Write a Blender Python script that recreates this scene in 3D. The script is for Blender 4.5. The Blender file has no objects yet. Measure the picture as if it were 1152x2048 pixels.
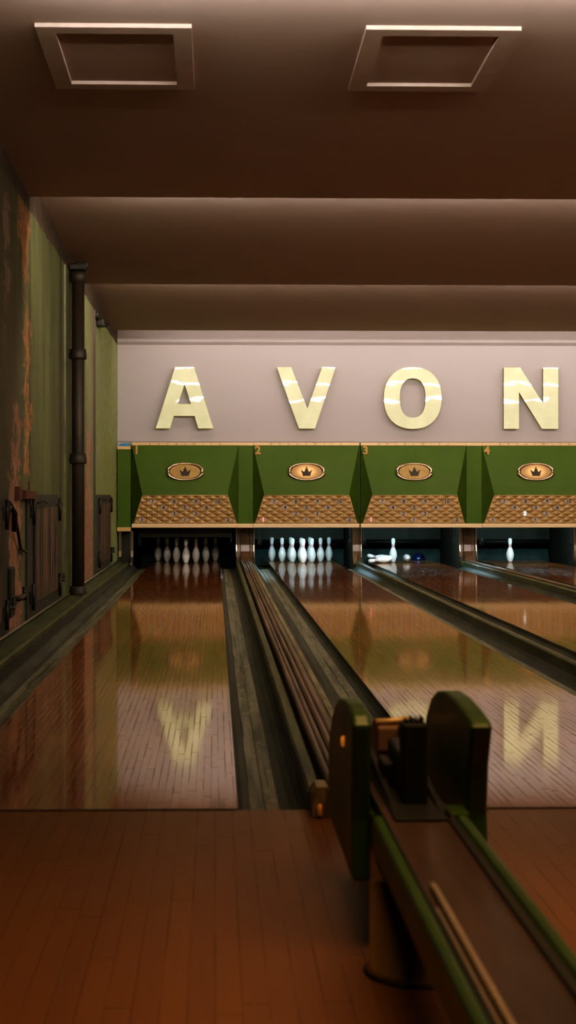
import bpy, bmesh, math, random
from mathutils import Vector, Matrix
random.seed(7)
PI = math.pi
sc = bpy.context.scene
COL = sc.collection

# ------------------------------------------------------------------ materials
class NT:
    def __init__(s, name):
        s.m = bpy.data.materials.new(name); s.m.use_nodes = True
        s.t = s.m.node_tree; s.b = s.t.nodes['Principled BSDF']
    def n(s, typ, **kw):
        nd = s.t.nodes.new(typ)
        for k, v in kw.items():
            if hasattr(nd, k): setattr(nd, k, v)
            else: nd.inputs[k].default_value = v
        return nd
    def l(s, a, b): s.t.links.new(a, b)
    def val(s, sock, v):
        if hasattr(v, 'is_output'): s.l(v, sock)
        else: sock.default_value = v
    def math(s, op, a, b=0.0, c=None, clamp=False):
        nd = s.n('ShaderNodeMath', operation=op, use_clamp=clamp)
        s.val(nd.inputs[0], a); s.val(nd.inputs[1], b)
        if c is not None: s.val(nd.inputs[2], c)
        return nd.outputs[0]
    def mix(s, f, a, b, blend='MIX'):
        nd = s.n('ShaderNodeMix', data_type='RGBA', blend_type=blend)
        s.val(nd.inputs[0], f)
        s.val(nd.inputs[6], (*a, 1) if isinstance(a, tuple) and len(a) == 3 else a)
        s.val(nd.inputs[7], (*b, 1) if isinstance(b, tuple) and len(b) == 3 else b)
        return nd.outputs[2]
    def coord(s, scale=(1, 1, 1), rot=(0, 0, 0), loc=(0, 0, 0)):
        tc = s.n('ShaderNodeTexCoord'); mp = s.n('ShaderNodeMapping')
        mp.inputs['Scale'].default_value = scale; mp.inputs['Rotation'].default_value = rot
        mp.inputs['Location'].default_value = loc
        s.l(tc.outputs['Object'], mp.inputs['Vector']); return mp.outputs[0]
    def noise(s, vec, scale=5, detail=4, rough=.55, dist=0.0):
        nd = s.n('ShaderNodeTexNoise'); s.l(vec, nd.inputs['Vector'])
        nd.inputs['Scale'].default_value = scale; nd.inputs['Detail'].default_value = detail
        nd.inputs['Roughness'].default_value = rough; nd.inputs['Distortion'].default_value = dist
        return nd.outputs['Fac']
    def ramp(s, f, lo, hi):
        nd = s.n('ShaderNodeMapRange', interpolation_type='SMOOTHSTEP')
        s.val(nd.inputs[0], f); nd.inputs[1].default_value = lo; nd.inputs[2].default_value = hi
        return nd.outputs[0]
    def bump(s, h, strength=.3, dist=.01, normal=None):
        nd = s.n('ShaderNodeBump'); nd.inputs['Strength'].default_value = strength
        nd.inputs['Distance'].default_value = dist; s.l(h, nd.inputs['Height'])
        if normal is not None: s.l(normal, nd.inputs['Normal'])
        return nd.outputs[0]
    def set(s, **kw):
        for k, v in kw.items():
            k = k.replace('_', ' ')
            if isinstance(v, tuple) and len(v) == 3 and not hasattr(v, 'is_output'): v = (*v, 1)
            s.val(s.b.inputs[k], v)
        return s.m

def plain(name, c, rough=.5, metal=0., coat=0., var=.25, scale=8, stretch=(1, 1, 1), bump=.0, c2=None, **kw):
    """a slightly mottled procedural paint / metal"""
    t = NT(name); v = t.coord(stretch)
    f = t.noise(v, scale, 4)
    c2 = c2 or tuple(x * (1 - var) for x in c)
    t.set(Base_Color=t.mix(t.ramp(f, .3, .7), c, c2), Metallic=metal, Coat_Weight=coat)
    t.set(Roughness=t.math('MULTIPLY_ADD', f, .15, max(rough - .07, .02)))
    if bump: t.set(Normal=t.bump(f, bump, .01))
    if kw: t.set(**kw)
    return t.m

def glow(name, c, strength):
    t = NT(name); f = t.noise(t.coord(), 3, 1)
    t.set(Base_Color=c, Emission_Color=t.mix(t.math('MULTIPLY', f, .1), c, (1, 1, 1)), Emission_Strength=strength)
    return t.m

def boards(name, c1, c2, gap, w, length, rough, coat=0., gapw=.0016, spec=.5, bump=.15, dark=.45, split=None, tilt=0., gr=.06, gap_lo=.3, gap_hi=.7):
    """strip flooring running along Y; staggered boards w wide, length long"""
    t = NT(name)
    tc = t.n('ShaderNodeTexCoord'); sp = t.n('ShaderNodeSeparateXYZ'); t.l(tc.outputs['Object'], sp.inputs[0])
    row = t.math('FLOOR', t.math('DIVIDE', sp.outputs[0], w))
    wn = t.n('ShaderNodeTexWhiteNoise', noise_dimensions='1D'); t.l(row, wn.inputs['W'])
    off = t.math('MULTIPLY', wn.outputs['Value'], length * 7)
    yy = t.math('DIVIDE', t.math('ADD', sp.outputs[1], off), length)
    cell = t.math('FLOOR', yy)
    cv = t.n('ShaderNodeCombineXYZ'); t.l(row, cv.inputs[0]); t.l(cell, cv.inputs[1])
    wn2 = t.n('ShaderNodeTexWhiteNoise', noise_dimensions='2D'); t.l(cv.outputs[0], wn2.inputs['Vector'])
    fx = t.math('FRACT', t.math('DIVIDE', sp.outputs[0], w))
    ex = t.math('MULTIPLY', t.math('MINIMUM', fx, t.math('SUBTRACT', 1., fx)), w)
    fy = t.math('FRACT', yy)
    ey = t.math('MULTIPLY', t.math('MINIMUM', fy, t.math('SUBTRACT', 1., fy)), length)
    nz = t.noise(t.coord((40, 2.2, 1)), 1, 3)
    gw = t.math('MULTIPLY_ADD', t.ramp(nz, gap_lo, gap_hi), gapw * 2, -gapw * .5)
    gx = t.math('SUBTRACT', 1., t.ramp(t.math('SUBTRACT', ex, gw), -.0004, .0009))
    gy = t.math('SUBTRACT', 1., t.ramp(t.math('SUBTRACT', ey, gw), 0., .0025))
    g = t.math('MAXIMUM', gx, gy)
    grain = t.noise(t.coord((60, 3, 1)), 1, 5, .6)
    big = t.noise(t.coord((1.6, .35, 1)), 1, 3)
    f = t.math('ADD', t.math('MULTIPLY', wn2.outputs['Value'], .5), t.math('MULTIPLY', grain, .5))
    col = t.mix(f, c1, c2)
    if split:      # a second timber starts at this distance down the lane
        fy2 = t.ramp(sp.outputs[1], split[0] - .03, split[0] + .03)
        col = t.mix(fy2, col, t.mix(f, split[1], split[2]))
    col = t.mix(t.math('MULTIPLY', t.ramp(big, .35, .75), dark), col, tuple(x * .35 for x in c1))
    col = t.mix(t.math('MULTIPLY', g, .85), col, gap)
    t.set(Base_Color=col, Coat_Weight=coat, Coat_Roughness=rough * .8, Specular_IOR_Level=spec)
    r = t.math('ADD', rough, t.math('MULTIPLY', grain, gr))
    t.set(Roughness=t.math('ADD', r, t.math('MULTIPLY', g, .3), clamp=True))
    h = t.math('ADD', t.math('MULTIPLY', wn2.outputs['Value'], .12), t.math('SUBTRACT', t.math('MULTIPLY', big, .6), g))
    if tilt:
        h = t.math('ADD', h, t.math('MULTIPLY', t.math('SUBTRACT', wn2.outputs['Value'], .5), t.math('MULTIPLY', fy, length * tilt)))
    t.set(Normal=t.bump(h, bump, .001))
    return t.m

M = {}
M['lane'] = boards('lane_maple', (.34, .13, .045), (.20, .065, .02), (.01, .004, .002), .0272, .8, .052, coat=.0, bump=.5, tilt=3.2, gr=.02, gap_lo=.38, gap_hi=.68,
                   gapw=.0011, dark=.5, split=(9.6, (.25, .08, .022), (.16, .048, .012)))
M['approach'] = boards('approach_boards', (.17, .070, .013), (.13, .050, .009), (.06, .02, .004), .057, 1.6, .34, spec=.3, bump=.1, gapw=.0007, dark=.3)
M['subfloor'] = plain('pit_floor_paint', (.012, .011, .011), .7)

def ceiling_mat():
    t = NT('ceiling_plaster'); v = t.coord((1, 3, 3))
    f = t.noise(v, 1.2, 4); g = t.noise(t.coord((1, 1, 1)), 60, 2)
    t.set(Base_Color=t.mix(f, (.38, .305, .275), (.34, .27, .24)), Roughness=.92, Specular_IOR_Level=.15,
          Normal=t.bump(t.math('ADD', t.math('MULTIPLY', g, .1), f), .25, .006)); return t.m
M['ceiling'] = ceiling_mat()

def backwall_mat():
    t = NT('mauve_wall_paint'); f = t.noise(t.coord((.6, 1, 1.5)), 1.5, 4); g = t.noise(t.coord(), 90, 2)
    t.set(Base_Color=t.mix(f, (.455, .415, .405), (.415, .375, .365)), Roughness=.8, Specular_IOR_Level=.2, Normal=t.bump(g, .12, .003)); return t.m
M['mauve'] = backwall_mat()
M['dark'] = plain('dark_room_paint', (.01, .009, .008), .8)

def wall_left_mat():
    t = NT('peeling_green_wall')
    tc = t.n('ShaderNodeTexCoord'); sp = t.n('ShaderNodeSeparateXYZ'); t.l(tc.outputs['Object'], sp.inputs[0])
    y, z = sp.outputs[1], sp.outputs[2]
    n1 = t.noise(t.coord((1, 1.1, 2.4)), 1.9, 9, .72)
    n2 = t.noise(t.coord((1, 3, 2.2)), 3.2, 8, .75)
    n3 = t.noise(t.coord((1, 1, 1)), 9, 6, .7)
    streak = t.noise(t.coord((1, 2.2, .35)), 1.3, 7, .7, .4)
    green = t.mix(t.ramp(streak, .35, .68), (.105, .12, .05), (.052, .058, .03))
    pale = t.mix(t.ramp(n3, .35, .65), (.29, .33, .14), (.19, .22, .095))
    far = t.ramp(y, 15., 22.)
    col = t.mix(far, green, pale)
    dirt = t.math('MULTIPLY', t.ramp(n2, .5, .75), .55)
    col = t.mix(dirt, col, (.06, .05, .033))
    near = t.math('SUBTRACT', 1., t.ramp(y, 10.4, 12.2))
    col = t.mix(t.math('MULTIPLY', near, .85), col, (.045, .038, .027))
    wob = t.math('MULTIPLY', t.math('SUBTRACT', n1, .5), 2.4)
    wob2 = t.math('MULTIPLY', t.math('SUBTRACT', n2, .5), 1.1)
    w = t.math('ADD', wob, wob2)
    def band(c, half_lo, half_hi, z0, z1, soft=.04, k=1.0):
        mr = t.n('ShaderNodeMapRange'); t.l(z, mr.inputs[0])
        mr.inputs[1].default_value = z0; mr.inputs[2].default_value = z1
        mr.inputs[3].default_value = half_lo; mr.inputs[4].default_value = half_hi
        d = t.math('ABSOLUTE', t.math('SUBTRACT', y, c))
        e = t.math('ADD', t.math('SUBTRACT', mr.outputs[0], d), t.math('MULTIPLY', w, k))
        m = t.ramp(e, -soft, soft)
        zin = t.math('MULTIPLY', t.ramp(t.math('ADD', z, t.math('MULTIPLY', w, .5)), z0 - .05, z0 + .05), t.math('SUBTRACT', 1., t.ramp(t.math('ADD', z, t.math('MULTIPLY', w, .5)), z1 - .05, z1 + .05)))
        return t.math('MULTIPLY', m, zin)
    pink = t.mix(t.ramp(n3, .35, .65), (.34, .17, .12), (.15, .08, .055))
    orange = t.mix(t.ramp(n3, .35, .65), (.38, .19, .08), (.14, .065, .03))
    brown = t.mix(t.ramp(n3, .35, .65), (.06, .04, .03), (.012, .009, .008))
    for c, hl, hh, z0, z1, co, k in (
            (11.05, .42, .18, -.2, 1.75, pink, .7), (10.6, .05, .12, 1.6, 3.2, (.15, .11, .09), .8),
            (11.6, .02, .36, 2.55, 3.35, orange, .5), (11.75, .12, .2, 1.2, 2.45, orange, .7), (10.75, .22, .12, 1.5, 2.6, (.075, .06, .04), .8),
            (17.4, .75, .12, -.2, 1.9, pink, .35), (17.85, .12, .10, 1.5, 3.4, (.15, .085, .06), .2),
            (9.3, .2, .1, 2.0, 3.1, (.09, .07, .05), .8)):
        col = t.mix(band(c, hl, hh, z0, z1, k=k), col, co)
    flake = t.math('MULTIPLY', t.ramp(t.noise(t.coord((1, 3, .8)), 2.1, 7, .65), .63, .66), .65)
    col = t.mix(flake, col, (.13, .11, .085))
    # bare strip left under the ceiling, and a raking seam below it
    top = t.ramp(t.math('ADD', z, t.math('MULTIPLY', w, .04)), 3.285, 3.30)
    col = t.mix(top, col, brown)
    # dark pilaster joints
    for c, hw in ((14.3, .14), (18.15, .07), (11.9, .03)):
        d = t.math('ABSOLUTE', t.math('SUBTRACT', y, c))
        j = t.math('SUBTRACT', 1., t.ramp(t.math('ADD', d, t.math('MULTIPLY', w, .08)), hw * .4, hw))
        col = t.mix(t.math('MULTIPLY', j, .8), col, (.03, .022, .016))
    t.set(Base_Color=col, Roughness=.62, Specular_IOR_Level=.35)
    t.set(Normal=t.bump(t.math('ADD', n1, t.math('MULTIPLY', n3, .5)), .5, .03))
    return t.m
M['wall_left'] = wall_left_mat()

def letter_mat():
    t = NT('letter_cream_acrylic')
    v = t.coord((1, 1, 1))
    warp = t.noise(v, 2.6, 2, .45)
    warp2 = t.noise(t.coord((1, 1, 1), loc=(4, 2, 7)), 1.0, 1)
    h = t.math('ADD', t.math('MULTIPLY', warp, .5), warp2)
    tone = t.noise(t.coord((1.2, 1.2, 1.2)), 2.2, 3)
    t.set(Base_Color=t.mix(t.ramp(tone, .3, .7), (.80, .79, .50), (.66, .65, .40)), Roughness=.008, Coat_Weight=0.0, IOR=1.42)
    t.set(Normal=t.bump(h, 1.0, .003))
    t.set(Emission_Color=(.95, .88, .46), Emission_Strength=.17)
    return t.m
M['letter'] = letter_mat()
M['letter_side'] = plain('letter_side_olive', (.17, .15, .07), .5)

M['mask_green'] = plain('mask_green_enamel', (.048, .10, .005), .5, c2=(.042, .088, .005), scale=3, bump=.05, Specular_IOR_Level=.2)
M['mask_green2'] = plain('mask_shade_green', (.036, .072, .005), .5, scale=3, Specular_IOR_Level=.2)  # darker copy of the mask green: side facet shade put into the colour
M['gold_trim'] = plain('brushed_gold_trim', (.62, .40, .19), .38, .35, c2=(.52, .32, .15), scale=4, stretch=(1, 1, 30))
M['ledge'] = plain('pale_gold_ledge', (.82, .58, .33), .4, .15, c2=(.72, .48, .26), scale=3, stretch=(1, 1, 20))
M['gold_panel'] = plain('embossed_gold_panel', (.44, .27, .12), .5, .25, c2=(.34, .20, .08), scale=12)
M['brass'] = plain('badge_brass', (.36, .22, .07), .5, .4, scale=20)
M['chrome'] = plain('badge_bezel_bronze_chrome', (.5, .36, .24), .16, 1., var=.1)
M['crown'] = plain('crown_dark_bronze', (.022, .008, .005), .6)
M['orange_num'] = plain('lane_number_gold', (.50, .25, .055), .5)
M['num_dia'] = plain('number_lens_grey', (.56, .45, .37), .6, 0, scale=20)
M['num_ink'] = plain('number_ink', (.035, .03, .03), .5)
M['num_red'] = glow('number_lit_red', (1, .10, .06), 2.6)
M['num_white'] = glow('number_lit_white', (1, .95, .85), 1.3)
M['emboss'] = plain('trim_lettering_bronze', (.24, .14, .06), .5)

def badge_lit():
    t = NT('badge_backlit_brass')
    tc = t.n('ShaderNodeTexCoord'); v = t.n('ShaderNodeVectorMath', operation='LENGTH')
    mp = t.n('ShaderNodeMapping'); mp.inputs['Scale'].default_value = (5.5, 0, 9)
    t.l(tc.outputs['Object'], mp.inputs[0]); t.l(mp.outputs[0], v.inputs[0])
    g = t.math('SUBTRACT', 1., t.ramp(v.outputs['Value'], 0., 1.1))
    t.set(Base_Color=(.34, .19, .07), Metallic=.4, Roughness=.5, Emission_Color=(1, .45, .16), Emission_Strength=t.math('MULTIPLY', g, 1.3))
    return t.m
M['badge_lit'] = badge_lit()

def pin_mat():
    t = NT('pin_white_plastic'); n = t.noise(t.coord((1, 1, 1)), 22, 4, .7)
    sc_ = t.math('MULTIPLY', t.ramp(n, .66, .72), .35)
    t.set(Base_Color=t.mix(sc_, (.86, .85, .82), (.25, .2, .2)), Roughness=.28, Coat_Weight=.3); return t.m
M['pin'] = pin_mat()
M['pin_red'] = plain('pin_stripe_red', (.42, .02, .035), .35)
M['ball'] = plain('blue_ball', (.01, .03, .16), .12, coat=.6, c2=(.004, .01, .05), scale=10)

M['gutter'] = plain('worn_shaded_gutter_wood', (.034, .036, .026), .55, c2=(.013, .015, .012), scale=2.2, stretch=(9, .7, 1), bump=.3, Specular_IOR_Level=.3)  # worn wood, with the trough's shading put into its dark colour
def worn_mat():
    t = NT('worn_gutter_board'); a = t.noise(t.coord((14, .7, 1)), 1.2, 6, .65); b = t.noise(t.coord((9, 2.5, 1)), 3., 5, .7)
    c = t.mix(t.ramp(a, .35, .65), (.165, .15, .10), (.04, .042, .03))
    c = t.mix(t.math('MULTIPLY', t.ramp(b, .52, .68), .8), c, (.25, .225, .14))
    c = t.mix(t.ramp(t.noise(t.coord((30, .5, 1)), 1.4, 3), .60, .68), c, (.012, .01, .008))
    t.set(Base_Color=c, Roughness=.5, Specular_IOR_Level=.35, Normal=t.bump(b, .35, .004)); return t.m
M['worn'] = worn_mat()
M['div_green'] = plain('divider_green_paint', (.07, .075, .022), .45, c2=(.03, .03, .014), scale=2.5, stretch=(8, .8, 2), bump=.2)
M['div_brown'] = plain('divider_brown_wood', (.17, .09, .065), .36, c2=(.04, .022, .016), scale=2.2, stretch=(14, .6, 3), bump=.25)
M['div_olive'] = plain('divider_worn_olive', (.24, .19, .08), .4, c2=(.07, .055, .035), scale=3, stretch=(10, 1.1, 3), bump=.3)
M['black'] = plain('black_rubber', (.006, .006, .006), .5)
M['varnish'] = plain('varnished_kickback_wood', (.13, .065, .035), .2, c2=(.045, .022, .013), scale=2.5, stretch=(14, 2, 1.2), coat=.5)
M['steel'] = plain('polished_steel_trim', (.42, .34, .29), .2, .9)
M['curtain'] = plain('pit_curtain_rubber', (.004, .006, .007), .6)
M['cushion'] = plain('pit_cushion_teal', (.035, .075, .085), .7, c2=(.012, .03, .035), scale=5)
M['machine'] = plain('machine_steel_dark', (.022, .025, .025), .45, .4)
M['pipe'] = plain('rusty_brown_pipe', (.022, .012, .008), .6, c2=(.012, .008, .006), scale=6, stretch=(1, 1, .4), bump=.15)
M['hatch'] = plain('hatch_grey_paint', (.026, .026, .024), .6, c2=(.016, .016, .015), scale=5, bump=.2)
def streakwood():
    t = NT('streaked_bare_board'); a = t.noise(t.coord((1, 6, .45)), 1.7, 7, .7); b = t.noise(t.coord((1, 5, .3)), 2, 3)
    c = t.mix(t.ramp(a, .47, .60), (.007, .006, .005), (.24, .14, .10))
    c = t.mix(t.math('MULTIPLY', t.ramp(b, .45, .6), .6), c, (.02, .017, .015))
    t.set(Base_Color=c, Roughness=.6, Normal=t.bump(a, .5, .01)); return t.m
M['streak'] = streakwood()
M['iron'] = plain('black_iron', (.01, .009, .008), .5, .3)
M['frame'] = plain('ceiling_frame_paint', (.36, .285, .25), .8, var=.1)
M['ret_green'] = plain('return_green_enamel', (.028, .066, .005), .38, c2=(.018, .044, .004), scale=4)
M['ret_ochre'] = plain('return_base_ochre', (.12, .06, .006), .6)
M['ret_wood'] = plain('return_runway_brown', (.06, .036, .03), .3, c2=(.034, .02, .017), scale=2, stretch=(10, 1, 1))
M['ret_lift'] = plain('return_lift_panel', (.23, .13, .095), .5)
M['rail'] = plain('return_rail_metal', (.62, .5, .42), .28, .7)
M['amber'] = glow('amber_lens', (1, .36, .02), .22)
M['amber_dim'] = glow('dim_amber_lens', (.8, .3, .02), .05)
M['tube'] = glow('warm_tube_light', (1, .89, .80), 188)
M['tube_dim'] = glow('dim_warm_tube_light', (1, .88, .80), 34)
M['cooltube'] = glow('cool_pin_lamp', (.50, .86, 1), 145)
M['blue'] = plain('glowing_blue_plastic', (.02, .2, .38), .4, Emission_Color=(.02, .2, .35), Emission_Strength=.1)  # plastic, no lamp: faint emission added to brighten it
M['green_ledge'] = plain('ledge_green_paint', (.050, .062, .022), .5, c2=(.02, .025, .012), scale=1.6, stretch=(6, .8, 1), bump=.2)
M['redbit'] = plain('red_bracket', (.07, .016, .008), .6)
M['conduit'] = plain('dull_conduit', (.2, .16, .12), .45)

# ------------------------------------------------------------------ mesh builder
class MB:
    def __init__(s): s.bm = bmesh.new()
    def box(s, x0, x1, y0, y1, z0, z1, bev=0, mi=0, mat=None):
        r = bmesh.ops.create_cube(s.bm, size=1)
        vs = r['verts']
        for v in vs:
            v.co = Vector((x0 + (v.co.x + .5) * (x1 - x0), y0 + (v.co.y + .5) * (y1 - y0), z0 + (v.co.z + .5) * (z1 - z0)))
            if mat is not None: v.co = mat @ v.co
        fs = {f for v in vs for f in v.link_faces}
        for f in fs: f.material_index = mi
        if bev:
            es = list({e for v in vs for e in v.link_edges})
            bmesh.ops.bevel(s.bm, geom=es, offset=bev, segments=2, affect='EDGES', profile=.5)
        return s
    def prism(s, pts, axis, a, b, mi=0, bev=0):
        """closed polygon pts extruded from a to b along axis ('x': pts are (y,z); 'y': (x,z); 'z': (x,y))"""
        def P(p, t):
            return {'x': (t, p[0], p[1]), 'y': (p[0], t, p[1]), 'z': (p[0], p[1], t)}[axis]
        v0 = [s.bm.verts.new(P(p, a)) for p in pts]; v1 = [s.bm.verts.new(P(p, b)) for p in pts]
        fs = [s.bm.faces.new(v0), s.bm.faces.new(v1[::-1])]
        n = len(pts)
        for i in range(n): fs.append(s.bm.faces.new((v0[i], v0[(i + 1) % n], v1[(i + 1) % n], v1[i])))
        for f in fs: f.material_index = mi
        bmesh.ops.recalc_face_normals(s.bm, faces=fs)
        if bev:
            es = [e for e in {e for f in fs for e in f.edges}]
            bmesh.ops.bevel(s.bm, geom=es, offset=bev, segments=2, affect='EDGES', profile=.5)
        return s
    def ribbon(s, pts, axis, a, b, mi=0):
        """open profile extruded along axis"""
        def P(p, t):
            return {'x': (t, p[0], p[1]), 'y': (p[0], t, p[1]), 'z': (p[0], p[1], t)}[axis]
        v0 = [s.bm.verts.new(P(p, a)) for p in pts]; v1 = [s.bm.verts.new(P(p, b)) for p in pts]
        for i in range(len(pts) - 1):
            f = s.bm.faces.new((v0[i], v0[i + 1], v1[i + 1], v1[i])); f.material_index = mi; f.smooth = True
        return s
    def tube(s, path, r, seg=12, mi=0, caps=True):
        path = [Vector(p) for p in path]; rs = r if isinstance(r, (list, tuple)) else [r] * len(path)
        rings = []
        up = Vector((0, 0, 1))
        for i, p in enumerate(path):
            d = (path[min(i + 1, len(path) - 1)] - path[max(i - 1, 0)]).normalized()
            u = up if abs(d.dot(up)) < .95 else Vector((1, 0, 0))
            a = d.cross(u).normalized(); b = d.cross(a).normalized()
            rings.append([s.bm.verts.new(p + rs[i] * (math.cos(2 * PI * k / seg) * a + math.sin(2 * PI * k / seg) * b)) for k in range(seg)])
        for i in range(len(rings) - 1):
            for k in range(seg):
                f = s.bm.faces.new((rings[i][k], rings[i][(k + 1) % seg], rings[i + 1][(k + 1) % seg], rings[i + 1][k]))
                f.smooth = True; f.material_index = mi
        if caps:
            for rg in (rings[0][::-1], rings[-1]):
                f = s.bm.faces.new(rg); f.material_index = mi
        return s
    def lathe(s, prof, seg=24, mi=0, centre=(0, 0, 0)):
        rings = []; cx, cy, cz = centre
        for r, z in prof:
            if r < 1e-5: rings.append([s.bm.verts.new((cx, cy, cz + z))])
            else: rings.append([s.bm.verts.new((cx + r * math.cos(2 * PI * k / seg), cy + r * math.sin(2 * PI * k / seg), cz + z)) for k in range(seg)])
        for i in range(len(rings) - 1):
            A, B = rings[i], rings[i + 1]
            for k in range(seg):
                k2 = (k + 1) % seg
                if len(A) == 1 and len(B) == 1: continue
                if len(A) == 1: vs = (A[0], B[k2], B[k])
                elif len(B) == 1: vs = (A[k], A[k2], B[0])
                else: vs = (A[k], A[k2], B[k2], B[k])
                f = s.bm.faces.new(vs); f.smooth = True; f.material_index = mi
        return s
    def mesh(s, name, mats):
        me = bpy.data.meshes.new(name)
        bmesh.ops.recalc_face_normals(s.bm, faces=s.bm.faces[:])
        s.bm.to_mesh(me); s.bm.free()
        for m in (mats if isinstance(mats, (list, tuple)) else [mats]): me.materials.append(M[m] if isinstance(m, str) else m)
        return me
    def build(s, name, mats, parent=None, loc=(0, 0, 0)):
        o = bpy.data.objects.new(name, s.mesh(name, mats)); COL.objects.link(o)
        o.location = loc
        if parent is not None: o.parent = parent
        return o

def tag(o, label=None, cat=None, group=None, kind=None):
    if label: o['label'] = label
    if cat: o['category'] = cat
    if group: o['group'] = group
    if kind: o['kind'] = kind
    return o
def thing(name, label, cat, loc=(0, 0, 0), rot=(0, 0, 0), group=None):
    o = bpy.data.objects.new(name, None); COL.objects.link(o); o.location = loc; o.rotation_euler = rot
    o.empty_display_size = .1
    return tag(o, label, cat, group)
def struct(o): o['kind'] = 'structure'; return o
def kids(o): return [c for c in bpy.data.objects if c.parent == o]
def copy_tree(o, parent=None):
    c = o.copy(); COL.objects.link(c); c.parent = parent
    for ch in kids(o): copy_tree(ch, c)
    return c
def text_mesh(s, size, depth=.004, bold=0.0, spacing=1.0):
    cu = bpy.data.curves.new('txt', 'FONT'); cu.body = s; cu.size = size; cu.extrude = depth; cu.offset = bold
    cu.align_x = 'CENTER'; cu.align_y = 'CENTER'; cu.space_character = spacing
    o = bpy.data.objects.new('txt', cu); COL.objects.link(o)
    bpy.context.view_layer.update()
    dg = bpy.context.evaluated_depsgraph_get()
    me = bpy.data.meshes.new_from_object(o.evaluated_get(dg))
    bpy.data.objects.remove(o); bpy.data.curves.remove(cu)
    me.transform(Matrix.Rotation(PI / 2, 4, 'X'))      # upright, facing -Y
    return me
def text_obj(name, s, size, mat, parent, loc, depth=.004, bold=0., rotx=0., spacing=1.0):
    me = text_mesh(s, size, depth, bold, spacing); me.materials.clear(); me.materials.append(M[mat])
    o = bpy.data.objects.new(name, me); COL.objects.link(o); o.parent = parent; o.location = loc; o.rotation_euler = (rotx, 0, 0)
    return o

# ------------------------------------------------------------------ layout
FOUL = 5.07; TAIL = 24.25; WX = -1.455; RX = 8.6
LANES = [-.45, 1.365, 2.955, 4.755, 6.345]
HALF = .527; GW = .235
MASKY = 22.5
DIVS = [(-1.455, -1.212), (.312, .603), (2.127, 2.193), (3.717, 3.993), (5.517, 5.583), (7.107, 7.383)]
CH0 = 3.557; CH1 = 3.397                # ceiling high / low
EDGES = [-7.7, -2.8, 2.1, 7.0, 11.9, 16.8, 21.5]

# ---- room shell
b = MB(); b.box(WX - .2, RX + .2, -7.7, FOUL, -.3, 0, mi=0)
b.box(WX - .2, RX + .2, FOUL, 26.2, -.3, -.16, mi=1)
struct(b.build('floor', ['approach', 'subfloor']))
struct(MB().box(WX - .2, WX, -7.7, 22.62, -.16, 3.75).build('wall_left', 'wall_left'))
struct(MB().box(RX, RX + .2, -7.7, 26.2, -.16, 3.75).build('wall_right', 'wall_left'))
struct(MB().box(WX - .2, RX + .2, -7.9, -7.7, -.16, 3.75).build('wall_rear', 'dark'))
b = MB(); b.box(WX - .2, RX, 22.62, 22.72, .76, 3.75)
struct(b.build('wall_back', 'mauve'))
struct(MB().prism([(22.62, 3.30), (22.62, 3.7), (22.56, 3.7), (22.56, 3.34)], 'x', WX, RX).build('trim_3', 'mauve'))
struct(MB().box(WX, RX, 22.6, 22.62, 1.855, 1.965).build('trim_4', 'mauve'))
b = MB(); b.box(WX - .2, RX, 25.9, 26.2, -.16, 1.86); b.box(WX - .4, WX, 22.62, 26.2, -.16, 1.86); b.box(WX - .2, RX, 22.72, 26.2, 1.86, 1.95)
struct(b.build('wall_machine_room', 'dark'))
b = MB()
pts = []
for i in range(len(EDGES) - 1):
    pts += [(EDGES[i], CH0), (EDGES[i + 1], CH1)]
pts += [(21.5, CH0 + .02), (22.62, CH0 + .02), (22.62, 3.8), (-7.7, 3.8)]
b.prism(pts, 'x', WX - .05, RX + .1)
struct(b.build('ceiling', 'ceiling'))

# cove tubes hidden behind each ceiling step
TUBES = []
for i, (y, nm) in enumerate([(7.0, 'step just before the square ceiling hatches'), (11.9, 'first step beyond the ceiling hatches'),
                             (16.8, 'middle ceiling step'), (21.5, 'last ceiling step before the mauve wall')]):
    t = thing('cove_light', f'twin warm tube light tucked behind the {nm}', 'light', (0, y, 3.5), group='tube lights hidden behind the ceiling steps')
    MB().box(WX + .1, RX - .1, .0, .03, -.085, .045).build('light_housing', 'frame', t)
    for dz in (-.045, -.008):
        MB().tube([(WX + .45, .05, dz), (RX - .15, .05, dz)], .008, 8).build('light_tube', 'tube_dim' if i == 3 else 'tube', t)
    t.location.z = 3.49

# ceiling hatches
for cx, lab in ((-.533, 'square trapdoor frame on the ceiling, left one of two'), (1.205, 'square trapdoor frame on the ceiling, right one of two')):
    t = thing('ceiling_hatch', lab, 'hatch', (cx, 7.93, 3.557 - .0327 * .93), (math.atan(-.16 / 4.9), 0, 0))
    w, L, d, bd = .41, 1.08, .022, .1
    b = MB()
    for (x0, x1, y0, y1) in ((-w, w, 0, bd), (-w, w, L - bd, L), (-w, -w + bd, bd, L - bd), (w - bd, w, bd, L - bd)):
        b.box(x0, x1, y0, y1, -d, .003)
    b.build('frame', 'frame', t)
    MB().box(-w + bd, w - bd, bd, L - bd, -.002, .004).build('hatch_panel', 'ceiling', t)

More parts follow.
